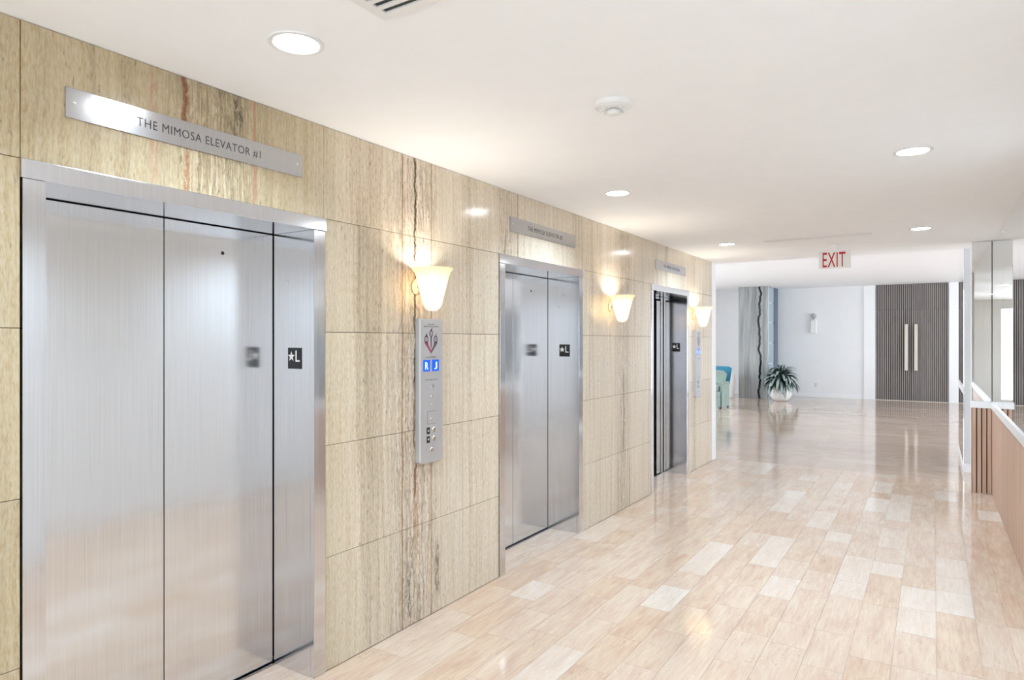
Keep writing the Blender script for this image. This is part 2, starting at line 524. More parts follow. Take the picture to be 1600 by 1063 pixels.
def text_mesh(body, width=None, height=None, thin=0.0, depth=0.0008):
    """flat lettering in the local XY plane, centred, scaled to width x height"""
    cu = bpy.data.curves.new('lettering', 'FONT')
    cu.body = body
    cu.size = 1.0
    cu.offset = thin
    cu.space_character = 1.08
    cu.resolution_u = 3
    to = bpy.data.objects.new('lettering_source', cu)
    COL.objects.link(to)
    bpy.context.view_layer.update()
    me = bpy.data.meshes.new_from_object(to.evaluated_get(bpy.context.evaluated_depsgraph_get()))
    bpy.data.objects.remove(to)
    xs = [v.co.x for v in me.vertices]
    ys = [v.co.y for v in me.vertices]
    w, h = max(xs) - min(xs), max(ys) - min(ys)
    sx = width / w if width else height / h
    sy = height / h if height else sx
    for v in me.vertices:
        v.co = ((v.co.x - (max(xs) + min(xs)) / 2) * sx, (v.co.y - (max(ys) + min(ys)) / 2) * sy, 0)
    bm = bmesh.new()
    bm.from_mesh(me)
    r = bmesh.ops.extrude_face_region(bm, geom=bm.faces[:])
    bmesh.ops.translate(bm, vec=(0, 0, depth), verts=[e for e in r['geom'] if isinstance(e, bmesh.types.BMVert)])
    bmesh.ops.recalc_face_normals(bm, faces=bm.faces)
    bm.to_mesh(me)
    bm.free()
    return me

# reading frames: local x (reading direction), y (up), z (towards the viewer)
def frame(origin, xd, yd):
    x, y = Vector(xd), Vector(yd)
    z = x.cross(y)
    m = Matrix.Identity(4)
    for i in range(3):
        m[i][0], m[i][1], m[i][2], m[i][3] = x[i], y[i], z[i], origin[i]
    return m
def on_wall(y, z, x):            # faces +X
    return frame((x, y, z), (0, 1, 0), (0, 0, 1))
def on_jamb(x, z, y):            # faces -Y
    return frame((x, y, z), (1, 0, 0), (0, 0, 1))

def text_ob(name, body, mat, parent, mtx, **kw):
    me = text_mesh(body, **kw)
    me.transform(mtx)
    return ob(name, me, mat, parent)

# ------------------------------------------------------------------ layout numbers
WX = -2.465            # face of the elevator wall
CZ = 2.63              # corridor ceiling
HZ = 3.07              # far hall ceiling
DX = -2.745            # plane of the elevator doors
EL = [0.934, 3.700, 6.545]     # near edge of each elevator frame
EW = 1.258             # outer frame width
FZ = 2.184             # top of frame
ROWS = [0.0, 0.548, 1.09, 1.638, FZ, CZ]
RX = 0.52              # face of wainscot and mirror
RY0, RY1 = 4.62, 8.43  # mirrored niche
PN = 0.503             # face of the pier nearer to the viewpoint
PX = 0.345             # face of the piers beside the niche
EY = 9.0               # edge of the low ceiling
FY = 20.15             # far wall
LX, QX = -9.0, 7.0     # far hall side walls
BY = -4.0              # rear wall

# ------------------------------------------------------------------ floor
fl = struct(ob('floor', MB().box(LX - 0.2, QX + 0.2, BY - 0.2, FY + 0.2, -0.16, -0.0035), 'grout'), 'polished travertine tile floor of corridor and hall', 'floor')
S_, C_ = math.sin(YAW), math.cos(YAW)
def visible_size(x, y):
    r = x * C_ + y * S_
    d = -x * S_ + y * C_
    if d < 0.4:
        return 0.0
    px, py = 800 + 1030 * r / d, 531.5 + 1030 * 1.6 / d
    if px < 480 or px > 1640 or py > 1100:
        return 0.0
    if x < WX + 0.02 and py > 1063:
        return 0.0
    return 1.0 / d ** 3
tiles = []
edges = [WX + 0.0005]
k = -13
while True:
    e = 0.018 + 0.1885 * k
    if e > 0.33:
        break
    if e > WX + 0.06:
        edges.append(e)
    k += 1
edges[-1:] = [edges[-1]] if edges[-1] > 0.3 else [edges[-1]]
edges += [0.352, RX]
rnd = random.Random(11)
gap = 0.0007
for a, b in zip(edges[:-1], edges[1:]):
    y = BY + rnd.uniform(-0.4, 0)
    while y < EY + 0.02:
        n = rnd.choice([0.30, 0.40, 0.40, 0.46, 0.60, 0.60, 0.80])
        y1 = min(y + n, EY + 0.02)
        if EY + 0.02 - y1 < 0.15:
            y1 = EY + 0.02
        tiles.append((a, b, y, y1))
        y = y1
for e in EL:
    y0, y1 = e + 0.07, e + EW - 0.07
    m = y0 + (y1 - y0) * 0.55
    tiles += [(DX + 0.01, WX, y0, m), (DX + 0.01, WX, m, y1)]
tiles.sort(key=lambda q: -visible_size((q[0] + q[1]) / 2, (q[2] + q[3]) / 2) * (q[1] - q[0]) * (q[3] - q[2]))
unit = mesh_from(MB().box(-0.5, 0.5, -0.5, 0.5, -1, 0), 'tile')
unit.materials.append(M['tile'])
for q in tiles[:299]:
    o = bpy.data.objects.new('tile', unit)
    o.scale = (q[1] - q[0] - 2 * gap, q[3] - q[2] - 2 * gap, 0.004)
    link(o, fl, ((q[0] + q[1]) / 2, (q[2] + q[3]) / 2, 0.0))
mb = MB()
for q in tiles[299:]:
    mb.box(q[0] + gap, q[1] - gap, q[2] + gap, q[3] - gap, -0.004, 0)
ob('tile_field', mb, 'tile_stuff', fl, 'polished beige travertine tiles of the rest of the corridor', 'stuff')
mb = MB()
y = EY + 0.02
while y < FY:
    x = LX - rnd.uniform(0, 0.5)
    while x < QX:
        n = rnd.choice([0.6, 0.8, 0.9, 1.2])
        mb.box(max(LX, x) + gap, min(QX, x + n) - gap, y + gap, min(FY, y + 0.3) - gap, -0.004, 0)
        x += n
    y += 0.3
y = 8.63
mb.box(PX + 0.5, QX, 8.63, EY + 0.02, -0.004, 0)
ob('hall_tile_field', mb, 'tile_hall', fl, 'polished brownish stone tiles of the far hall', 'stuff')

# ------------------------------------------------------------------ ceilings
cl = struct(ob('ceiling', MB().box(-3.2, 1.2, BY - 0.2, EY, CZ, HZ), 'paint_ceiling'), 'smooth white low corridor ceiling', 'ceiling')
mb = MB().box(LX - 0.2, QX + 0.2, EY, FY + 0.2, HZ, HZ + 0.15).box(1.2, QX + 0.2, 8.4, EY, HZ, HZ + 0.15)
ob('ceiling_hall', mb, 'paint_ceiling', cl, 'higher white ceiling of the far hall')

# ------------------------------------------------------------------ elevator wall
mb = MB()
spans = [BY - 0.2] + sum([[e + 0.03, e + EW - 0.03] for e in EL], []) + [8.79]
for i in range(0, len(spans), 2):
    mb.box(-3.2, WX - 0.022, spans[i], spans[i + 1], 0, CZ)
for e in EL:
    mb.box(-3.2, WX - 0.022, e + 0.03, e + EW - 0.03, FZ - 0.03, CZ)
wl = struct(ob('wall_left', mb, 'dark'), 'elevator wall clad in vertical grained travertine panels', 'wall')
g = 0.0012
def panel(y0, y1, z0, z1):
    ob('stone_panel', MB().bbox(WX - 0.02, WX, y0 + g, y1 - g, z0 + g, z1 - g, 0.0008, 1), 'travertine', wl)
low = [(-4.0, -2.4), (-2.4, -0.75), (-0.75, EL[0])] + [(EL[0] + EW, EL[1]), (EL[1] + EW, EL[2]), (EL[2] + EW, 8.78)]
for (y0, y1) in low:
    for z0, z1 in zip(ROWS[:-2], ROWS[1:-1]):
        panel(y0, y1, z0 + (0.001 if z0 == 0 else 0), z1)
top = [-4.0, -2.4, -0.75, EL[0], EL[0] + EW - 0.008, 3.94, EL[1] + EW + 0.03, 6.62, 7.877, 8.78]
for y0, y1 in zip(top[:-1], top[1:]):
    panel(y0, y1, FZ, CZ - 0.001)
struct(ob('wall_core_end', MB().box(LX, WX - 0.001, 8.79, 8.985, 0, HZ), 'paint_white'), 'white painted end of the elevator wall with bright corner', 'wall')

# ------------------------------------------------------------------ elevators
def star_points(cx, cy, r):
    return [(cx + (r if i % 2 == 0 else r * 0.42) * math.sin(PI * i / 5), cy + (r if i % 2 == 0 else r * 0.42) * math.cos(PI * i / 5)) for i in range(10)]

def elevator(e, label, is_open):
    t = thing('elevator_entrance', label, 'elevator', (WX, e + EW / 2, 0), 'elevator entrances in the stone wall')
    y0, y1 = e, e + EW
    i0, i1 = e + 0.07, e + EW - 0.073
    hz = FZ - 0.062
    fx = WX + 0.006
    def jamb(ya, yb, inner, outer_side):
        m = MB()
        m.bbox(WX - 0.02, fx, ya + (0.004 if outer_side < 0 else 0), yb - (0.004 if outer_side > 0 else 0), 0.001, hz - 0.001, 0.0015)
        if outer_side < 0:
            m.box(DX - 0.007, WX - 0.0201, inner - 0.03, inner, 0.001, hz - 0.001)
        else:
            m.box(DX - 0.007, WX - 0.0201, inner, inner + 0.03, 0.001, hz - 0.001)
        return ob('jamb', m, 'steel_frame', t)
    jamb(y0, i0, i0, -1)
    jr = jamb(i1, y1, i1, 1)
    m = MB().bbox(WX - 0.02, fx + 0.004, y0 - 0.001, y1 + 0.001, hz, FZ - 0.0015, 0.0015)
    m.box(DX - 0.007, WX - 0.0201, i0 - 0.028, i1 + 0.028, hz, hz + 0.035)
    ob('header', m, 'steel_frame', t)
    ob('sill', MB().box(DX - 0.10, DX + 0.008, i0 - 0.02, i1 + 0.02, -0.003, 0.004), 'steel_sign', t)
    ym = (i0 + i1) / 2 + 0.006
    dx = DX - 0.010
    if not is_open:
        for (a, b) in ((i0 - 0.06, ym - 0.002), (ym + 0.002, i1 - 0.005)):
            d = ob('door_panel', MB().bbox(dx - 0.035, dx, a, b, 0.010, hz - 0.004, 0.0012), 'steel', t)
            if a > i0:
                m = MB().lathe((dx + 0.0002, i1 - 0.277, 2.0), [(0.0, 0.001), (0.008, 0.001), (0.0085, 0.0)], 16, 'X')
                ob('key_hole', m, 'black', d)
        ob('gap_shade_backing', MB().box(dx - 0.10, dx - 0.06, i0 - 0.09, i1 + 0.09, 0.0, FZ), 'dark', t)  # dark sheet behind the closed doors, puts shade into their gaps
    else:
        for (a, b) in ((i0 - 0.02, i1 - 0.375), (i1 - 0.225, i1 - 0.105)):
            ob('door_panel', MB().bbox(dx - 0.035, dx, a, b, 0.010, hz - 0.055, 0.0012), 'steel', t)
        ob('door_track', MB().box(dx - 0.055, dx - 0.037, i1 - 0.11, i1 - 0.008, 0.006, hz - 0.001).box(dx - 0.03, dx - 0.012, i1 - 0.225, i1 - 0.105, hz - 0.03, hz - 0.001), 'steel', t)
        ob('door_return', MB().bbox(dx - 0.012, dx + 0.002, i1 - 0.085, i1 - 0.02, 0.006, hz - 0.002, 0.001), 'steel', t)
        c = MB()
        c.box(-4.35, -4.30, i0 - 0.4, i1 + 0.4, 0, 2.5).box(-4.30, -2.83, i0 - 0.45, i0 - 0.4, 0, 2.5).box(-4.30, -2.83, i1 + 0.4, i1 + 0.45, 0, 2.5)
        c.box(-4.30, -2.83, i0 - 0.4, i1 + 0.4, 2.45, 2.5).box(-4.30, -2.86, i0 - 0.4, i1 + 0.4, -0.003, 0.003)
        ob('cab', c, 'dark', t, 'dark unlit cab interior')  # near-black colour stands in for the shade inside the cab
    # landing plate on the far jamb
    p = ob('landing_plate', MB().bbox(-2.642, -2.546, i1 - 0.003, i1 - 0.0002, 1.461, 1.563, 0.001), 'black', t, 'black square plate with a star and letter L')
    m = MB().prism(star_points(0, 0, 0.025), 0, 0.0008, lambda x, y, z: (-2.616 + x, i1 - 0.003 - z, 1.520 + y))
    ob('star', m, 'silver_ink', p)
    m = MB().box(-2.586, -2.578, i1 - 0.0038, i1 - 0.003, 1.495, 1.549).box(-2.578, -2.556, i1 - 0.0038, i1 - 0.003, 1.495, 1.503)
    ob('letter', m, 'silver_ink', p)
    m = MB()
    for (px, pz) in ((0, 0), (0, 1), (0, 2), (1, 2)):
        m.lathe((-2.604 + px * 0.007, i1 - 0.0035, 1.471 + pz * 0.006), [(0.0016, 0), (0.0, -0.0012)], 8, 'Y')
    ob('braille', m, 'black', p)
    m = MB().lathe((-2.648, i1, 1.878), [(0.007, 0.0), (0.007, -0.002), (0.003, -0.003), (0.0, -0.003)], 14, 'Y')
    ob('screw', m, 'chrome', t)

elevator(EL[0], 'nearest elevator with closed stainless steel double doors, largest in view', False)
elevator(EL[1], 'middle elevator with closed stainless doors between two lit sconces', False)
elevator(EL[2], 'farthest elevator with its doors partly open on a dark cab', True)

# name plates above the elevators
def sign(y0, y1, num, label):
    s = thing('name_plate', label, 'sign', (WX, (y0 + y1) / 2, 2.352), 'steel name plates above the elevators')
    ob('plate', MB().bbox(WX + 0.0005, WX + 0.006, y0, y1, 2.352, 2.455, 0.0008), 'steel_sign', s)
    text_ob('lettering', 'THE MIMOSA ELEVATOR #%d' % num, 'engrave', s, on_wall((y0 + y1) / 2 + 0.006, 2.402, WX + 0.0061), width=0.527, height=0.036, thin=-0.009, depth=0.0004)
    for y in (y0 + 0.027, y1 - 0.029):
        ob('screw', MB().lathe((WX + 0.006, y, 2.407), [(0.005, 0.0), (0.005, 0.001), (0.002, 0.0012), (0.0, 0.0006)], 12, 'X'), 'chrome', s)
sign(1.062, 2.050, 1, 'engraved steel plate reading THE MIMOSA ELEVATOR #1 over nearest elevator')
sign(3.832, 4.818, 2, 'engraved steel name plate above the middle elevator')
sign(6.677, 7.681, 3, 'engraved steel name plate above the farthest elevator')

# ------------------------------------------------------------------ wall sconces
def sconce(y, label):
    cx = WX + 0.118
    t = thing('wall_sconce', label, 'sconce', (WX, y, 1.76), 'tulip shaped glass sconces')
    prof = [(0.004, 0.0), (0.026, 0.003), (0.042, 0.016), (0.052, 0.040), (0.060, 0.075), (0.070, 0.115), (0.080, 0.155), (0.089, 0.190), (0.098, 0.214), (0.108, 0.228), (0.112, 0.237)]
    def wob(k, a, r):
        return r * (1 + (0.028 * min(1, k / 4.0) + (0.04 if k > 8 else 0)) * math.cos(11 * a))
    m = MB()
    m.lathe((cx, y, 1.762), prof + [(r - 0.004, h + 0.0015) for r, h in reversed(prof[1:])], 72, 'Z', lambda k, a, r: wob(k if k < 11 else 21 - k, a, r), closed=True)
    ob('shade', m, 'shade', t)
    m = MB().lathe((WX + 0.0005, y, 1.90), [(0.045, 0.0), (0.045, 0.008), (0.036, 0.014), (0.0, 0.014)], 28, 'X')
    ob('backplate', m, 'satin_brass', t)
    m = MB().tube([(WX + 0.012, y, 1.90), (WX + 0.028, y, 1.90)], 0.008)
    ob('arm', m, 'satin_brass', t)
    m = MB().lathe((cx, y, 1.80), [(0.0, 0.0), (0.012, 0.0), (0.012, 0.03), (0.02, 0.05), (0.026, 0.075), (0.018, 0.098), (0.0, 0.105)], 20)
    ob('bulb', m, 'lens', t)
    ld = bpy.data.lights.new('sconce_light', 'POINT')
    ld.energy = SCONCE_W
    ld.color = (1.0, 0.93, 0.82)
    ld.shadow_soft_size = 0.03
    lo = bpy.data.objects.new('sconce_light', ld)
    link(lo, t, (cx, y, 1.935))
sconce(2.855, 'lit tulip glass sconce above the near call panel')
sconce(5.515, 'lit tulip glass sconce on bare stone between middle and farthest elevators')
sconce(7.99, 'lit tulip glass sconce at the far end of the stone wall')

# ------------------------------------------------------------------ call panels
def call_panel(y0, label):
    y1, z0, z1 = y0 + 0.205, 0.895, 1.722
    x0, x1 = WX + 0.0005, WX + 0.035
    t = thing('call_panel', label, 'control panel', (WX, (y0 + y1) / 2, z0), 'elevator call panels')
    pts = []
    for (cy, cz, a0) in ((y1 - 0.022, z1 - 0.006, 0), (y0 + 0.022, z1 - 0.006, 90), (y0 + 0.022, z0 + 0.022, 180), (y1 - 0.022, z0 + 0.022, 270)):
        for i in range(5):
            a = math.radians(a0 + 22.5 * i)
            rz = 0.006 if a0 < 180 else 0.022
            pts.append((cy + 0.022 * math.cos(a) * (1 if a0 >= 180 else rz / 0.022) + (0 if a0 >= 180 else (0.022 - rz) * (1 if a0 == 0 else -1)), cz + rz * math.sin(a)))
    m = MB().prism(pts, x0, x1 - 0.005, lambda x, y, z: (z, x, y))
    cyy, czz = (y0 + y1) / 2, (z0 + z1) / 2
    m2 = [(cyy + (p[0] - cyy) * 0.955, czz + (p[1] - czz) * 0.989) for p in pts]
    n = len(pts)
    vs = [(x1 - 0.005, p[0], p[1]) for p in pts] + [(x1, p[0], p[1]) for p in m2]
    m.add(vs, [tuple(range(n, 2 * n))] + [(i, (i + 1) % n, n + (i + 1) % n, n + i) for i in range(n)])
    ob('faceplate', m, 'panel_grey', t)
    F = x1 + 0.0002
    c = y0 + 0.097
    text_ob('lettering', 'In Case of Fire', 'emblem', t, on_wall(c, 1.690, F), width=0.062, height=0.009, depth=0.0003)
    text_ob('lettering', 'Elevators Are Out of Service', 'emblem', t, on_wall(c, 1.678, F), width=0.130, height=0.009, depth=0.0003)
    # flame emblem with three rings
    m = MB()
    mr = MB()
    P = lambda x, y, z: (F + z, c + x, 1.522 + y)
    def ring(q, cx, cy, r0, r1):
        n = 20
        vs, fs = [], []
        for rr in (r0, r1):
            for zz in (0, 0.0006):
                vs += [P(cx + rr * math.cos(2 * PI * i / n), cy + rr * 1.15 * math.sin(2 * PI * i / n), zz) for i in range(n)]
        for i in range(n):
            j = (i + 1) % n
            fs += [(n + i, n + j, 3 * n + j, 3 * n + i), (i, j, n + j, n + i), (2 * n + i, 2 * n + j, 3 * n + j, 3 * n + i)]
        q.add(vs, fs)
    ring(m, 0.0, 0.115, 0.011, 0.017)
    ring(m, -0.042, 0.082, 0.012, 0.018)
    ring(m, 0.040, 0.082, 0.012, 0.018)
    m.prism([(-0.014, 0.125), (0.006, 0.131), (0.012, 0.150), (0.002, 0.143)], 0, 0.0006, P)
    m.prism([(-0.006, 0.100), (0.006, 0.100), (0.004, 0.04), (0, 0.03), (-0.004, 0.04)], 0, 0.0006, P)
    m.prism([(0.0, 0.0), (0.052, 0.055), (0.058, 0.082), (0.048, 0.070), (0.030, 0.066), (0.022, 0.045), (0.0, 0.018)], 0, 0.0006, P)
    m.prism([(0.028, 0.094), (0.044, 0.099), (0.048, 0.118), (0.040, 0.108)], 0, 0.0006, P)
    m.prism([(-0.052, 0.094), (-0.034, 0.100), (-0.040, 0.118), (-0.048, 0.106)], 0, 0.0006, P)
    for (cx, cy) in ((0, 0.115), (-0.042, 0.082), (0.040, 0.082)):
        m.prism([(cx - 0.002, cy - 0.007), (cx + 0.002, cy - 0.007), (cx + 0.002, cy + 0.007), (cx - 0.002, cy + 0.007)], 0, 0.0006, P)
    mr.prism([(0.0, 0.0), (0.0, 0.018), (-0.022, 0.045), (-0.030, 0.066), (-0.048, 0.070), (-0.060, 0.082), (-0.052, 0.055)], 0, 0.0006, P)
    ob('flame_emblem', m, 'emblem', t, 'dark flame emblem with three rings')
    ob('flame_stem', mr, 'emblem_red', t)
    text_ob('lettering', 'Use Exit Stairs', 'emblem', t, on_wall(c, 1.503, F), width=0.085, height=0.009, depth=0.0003)
    for (a, b, ch) in ((c - 0.070, c - 0.010, 'R'), (c + 0.008, c + 0.070, 'J')):
        d = ob('display', MB().box(F, F + 0.001, a, b, 1.421, 1.486), 'display', t, 'lit blue display')
        text_ob('figure', ch, 'display_ink', d, on_wall((a + b) / 2, 1.452, F + 0.0011), width=0.026, height=0.042, depth=0.0003)
    text_ob('lettering', 'FIRE OPERATION', 'emblem', t, on_wall(c, 1.372, F), width=0.105, height=0.007, depth=0.0003)
    def button(y, z, r, name='button', mat='chrome'):
        ob(name, MB().lathe((F, y, z), [(r, 0.0), (r, 0.004), (r * 0.8, 0.007), (0.0, 0.007)], 20, 'X'), mat, t)
    button(c + 0.008, 1.334, 0.013, 'key_switch')
    button(c, 1.279, 0.010, 'key_switch')
    button(c, 1.230, 0.009, 'indicator', 'satin_brass')
    button(c - 0.002, 1.148, 0.009, 'key_switch')
    ob('engraved_frame', MB().box(F, F + 0.0003, c - 0.035, c + 0.045, 1.190, 1.1915).box(F, F + 0.0003, c - 0.035, c + 0.045, 1.118, 1.1195).box(F, F + 0.0003, c - 0.035, c - 0.0335, 1.1195, 1.19), 'engrave', t)
    for z, tip in ((1.083, 1), (1.032, -1)):
        k = ob('pictogram', MB().bbox(F, F + 0.0015, c - 0.040, c - 0.012, z - 0.021, z + 0.017, 0.0004, 1), 'black', t, 'black direction tile')
        tri = [(-0.008, -0.006 * tip), (0.008, -0.006 * tip), (0.0, 0.008 * tip)]
        ob('arrow', MB().prism(tri, 0, 0.0005, lambda x, y, q: (F + 0.0015 + q, c - 0.026 + x, z + y - 0.001)), 'silver_ink', k)
        button(c + 0.021, z, 0.015, 'button')
    button(c - 0.001, 0.969, 0.014, 'button')
call_panel(2.848, 'tall steel call panel with blue displays beside nearest elevator')
call_panel(7.985, 'tall steel call panel under the farthest sconce')

# ------------------------------------------------------------------ ceiling fittings
def downlight(x, y, label):
    t = thing('recessed_downlight', label, 'ceiling light', (x, y, CZ), 'recessed ceiling downlights')
    n = 40
    m = MB().lathe((x, y, CZ - 0.0005), [(0.095, 0.0), (0.094, -0.004), (0.082, -0.006), (0.076, -0.003), (0.076, 0.0)], n, 'Z', closed=True)
    ob('trim_ring', m, 'plastic_white', t)
    ob('lens', MB().lathe((x, y, CZ - 0.004), [(0.0755, 0.003), (0.0755, 0.0), (0.0, -0.0008)], n), 'lens', t)
    ld = bpy.data.lights.new('downlight_beam', 'AREA')
    ld.shape = 'DISK'
    ld.size = 0.15
    ld.energy = DOWNLIGHT_W
    ld.color = (0.66, 0.83, 1.0)
    ld.spread = math.radians(140)
    lo = bpy.data.objects.new('downlight_beam', ld)
    link(lo, t, (x, y, CZ - 0.012))
downlight(-1.86, 1.525, 'round recessed downlight nearest to the elevator sign')
downlight(-1.86, 4.29, 'round recessed downlight in front of the middle elevator')
downlight(-1.86, 7.20, 'round recessed downlight before the farthest elevator')
downlight(-0.09, 4.20, 'large round recessed downlight on the right of the ceiling')
downlight(-0.09, 7.15, 'round recessed downlight right of the exit sign')
downlight(-0.09, 1.525, 'round recessed downlight out of view at the near right of the corridor')
downlight(-1.86, -1.3, 'round recessed downlight behind the viewpoint on the elevator side')
downlight(-0.09, -1.3, 'round recessed downlight behind the viewpoint on the right side')

t = thing('smoke_detector', 'round white smoke detector on the corridor ceiling', 'smoke detector', (-1.168, 2.648, CZ))
q = (-1.168, 2.648, CZ)
ob('base', MB().lathe(q, [(0.0, -0.0005), (0.082, -0.0005), (0.082, -0.010), (0.078, -0.020), (0.060, -0.028), (0.036, -0.030), (0.0, -0.030)], 40), 'plastic_white', t)
ob('sensor_gap', MB().lathe(q, [(0.026, -0.0302), (0.026, -0.036), (0.0, -0.036)], 32), 'plastic_grey', t)
ob('sensor_cap', MB().lathe(q, [(0.028, -0.0362), (0.029, -0.041), (0.024, -0.050), (0.012, -0.055), (0.0, -0.056)], 32), 'plastic_white', t)
for i in range(12):
    a = 2 * PI * i / 12
    c, s = math.cos(a), math.sin(a)
    o = ob('rib', MB().box(-0.009, 0.009, -0.0015, 0.0015, -0.006, 0), 'plastic_white', t)
    o.location = Vector((q[0] + 0.052 * c, q[1] + 0.052 * s, CZ - 0.036)) - WORLD[t.name]
    o.rotation_euler = (0, 0, a)

def diffuser(y0, slots, label):
    x0, x1 = -1.478, -0.495
    y1 = y0 + 0.05 + 0.04 * slots
    t = thing('linear_air_diffuser', label, 'air vent', ((x0 + x1) / 2, (y0 + y1) / 2, CZ), 'linear air diffusers in the ceiling')
    z0, z1 = CZ - 0.008, CZ - 0.0005
    ob('duct', MB().box(x0 + 0.03, x1 - 0.03, y0 + 0.03, y1 - 0.03, z1 - 0.0015, z1), 'black', t)
    m = MB().box(x0, x1, y0, y0 + 0.034, z0, z1).box(x0, x1, y1 - 0.034, y1, z0, z1).box(x0, x0 + 0.038, y0 + 0.034, y1 - 0.034, z0, z1).box(x1 - 0.038, x1, y0 + 0.034, y1 - 0.034, z0, z1)
    ob('frame', m, 'plastic_white', t)
    for i in range(slots - 1):
        y = y0 + 0.034 + 0.022 + i * 0.04 - 0.0
        ob('blade', MB().box(x0 + 0.038, x1 - 0.038, y, y + 0.018, z0, z1 - 0.002), 'plastic_white', t)
diffuser(1.39, 3, 'slotted white air vent cut by the top of the picture')
diffuser(7.165, 1, 'narrow slot air vent in front of the exit sign')

t = thing('exit_sign', 'hanging white exit sign with red capital letters', 'sign', (-0.89, 7.85, 2.375))
ob('canopy', MB().bbox(-0.93, -0.85, 7.842, 7.878, 2.618, CZ - 0.0005, 0.003), 'paint_ceiling', t)
ob('hanger', MB().box(-0.90, -0.88, 7.852, 7.868, 2.560, 2.618), 'paint_ceiling', t)
pn = ob('panel', MB().bbox(-1.045, -0.735, 7.852, 7.868, 2.372, 2.560, 0.003), 'exit_panel', t)
text_ob('lettering', 'EXIT', 'exit_red', pn, on_jamb(-0.895, 2.466, 7.8518), width=0.222, height=0.158, thin=0.004, depth=0.001)

# ------------------------------------------------------------------ right side: piers, wainscot, mirrors
struct(ob('wall_right_near', MB().box(PN, 0.95, BY - 0.2, RY0 - 0.022, 0, CZ - 0.0005), 'paint_white'), 'plain white wall running up to the oak wainscot', 'wall')
wr = struct(ob('wall_right', MB().box(RX + 0.02, 0.95, RY0 - 0.02, RY1 + 0.02, 0, CZ - 0.0005), 'slat_back'), 'slatted oak wainscot with white cap on the right wall', 'wall')
struct(ob('wall_right_far', MB().box(PX + 0.001, 0.95, RY1 + 0.022, 8.62, 0, CZ - 0.0005), 'paint_white'), 'white pier behind the end mirror', 'wall')
# side slats
sm_ = mesh_from(MB().box(-0.0105, 0.0105, -0.0165, 0.0165, 0, 0.886), 'slat')
sm_.materials.append(M['slat_oak'])
y = RY1 - 0.019
while y > RY0 + 0.03:
    link(bpy.data.objects.new('slat', sm_), wr, (RX + 0.0095, y, 0.002))
    y -= 0.044
# end returns: backing, slats, caps
for (yf, s, pf) in ((RY1, 1, PX),):
    ya, yb = sorted((yf + s * 0.012, yf + s * 0.0205))
    ob('slat_backing', MB().box(pf, RX + 0.018, ya, yb, 0.001, 0.890), 'slat_back', wr)
    x = 0.482
    while x > pf:
        y0, y1 = sorted((yf - s * 0.004, yf + s * 0.012))
        ob('slat', MB().box(x, x + 0.033, y0, y1, 0.002, 0.888), 'slat_oak', wr)
        x -= 0.0437
    y0, y1 = sorted((yf - s * 0.010, yf + s * 0.0205))
    ob('cap', MB().bbox(pf - 0.01, RX - 0.0125, y0, y1, 0.890, 0.960, 0.002), 'trim_white', wr)
ob('cap', MB().bbox(RX - 0.012, RX + 0.0195, RY0 - 0.008, RY1 + 0.008, 0.890, 0.960, 0.002), 'trim_white', wr)
def mirror(name, mbs, label):
    t = thing('wall_mirror', label, 'mirror', name)
    for m in mbs:
        ob('pane', m, 'mirror', t)
yy = [RY0, 5.89, 7.16, RY1]
mirror((RX, (RY0 + RY1) / 2, 0.961), [MB().bbox(RX, RX + 0.006, a + 0.001, b - 0.001, 0.961, CZ - 0.002, 0.0015, 1) for a, b in zip(yy[:-1], yy[1:])], 'long wall mirror above the oak wainscot on the right')
mirror(((PX + RX) / 2, RY1, 0.961), [MB().bbox(PX + 0.002, RX - 0.001, RY1, RY1 + 0.006, 0.961, CZ - 0.002, 0.003, 1)], 'narrow mirror strip above the four end slats')

# ------------------------------------------------------------------ far hall
struct(ob('wall_partition', MB().box(0.325, 0.62, 9.66, 11.5, 0, HZ), 'paint_grey'), 'pale grey partition end behind the slatted wainscot', 'wall')
struct(ob('baseboard_partition', MB().box(0.315, 0.63, 9.65, 11.51, 0.001, 0.10), 'trim_white'), 'white baseboard of the partition end', 'baseboard')
mirror((0.31, 10.58, 0.11), [MB().bbox(0.317, 0.3245, 9.68, 11.49, 0.11, 0.955, 0.002, 1), MB().bbox(0.317, 0.3245, 9.68, 11.49, 1.03, HZ - 0.002, 0.002, 1)], 'thin sliver of mirror facing the hall right of the slatted doors')
ob('cap', MB().bbox(0.305, 0.3245, 9.67, 11.495, 0.957, 1.028, 0.002), 'trim_white', bpy.data.objects['wall_partition'])
struct(ob('wall_far', MB().box(LX - 0.2, -1.29, FY, FY + 0.2, 0, HZ).box(0.345, QX + 0.2, FY, FY + 0.2, 0, HZ), 'paint_white'), 'plain white far wall of the hall', 'wall')
struct(ob('baseboard_far', MB().box(-3.74, -1.562, FY - 0.015, FY, 0.001, 0.10), 'trim_white'), 'white baseboard along the far wall', 'baseboard')
struct(ob('trim_1', MB().bbox(-1.561, -1.289, FY - 0.04, FY + 0.1, 0.001, HZ - 0.001, 0.003), 'trim_white'), 'wide white casing left of the grey slatted doors', 'trim')
struct(ob('trim_2', MB().bbox(0.352, 0.56, FY - 0.04, FY + 0.1, 0.001, HZ - 0.001, 0.003), 'trim_white'), 'wide white casing right of the grey slatted doors', 'trim')
mb = MB().box(QX, QX + 0.2, 8.4, FY, 0, 0.25).box(QX, QX + 0.2, 8.4, FY, 2.85, HZ)
struct(ob('wall_hall_right', mb, 'paint_white'), 'window wall on the right of the hall', 'wall')
mb = MB().box(LX - 0.2, LX, 8.6, FY, 0, 0.25).box(LX - 0.2, LX, 8.6, FY, 2.85, HZ).box(LX - 0.2, LX, 17.3, FY, 0.25, 2.85)
struct(ob('wall_hall_left', mb, 'paint_white'), 'window wall on the left of the hall', 'wall')
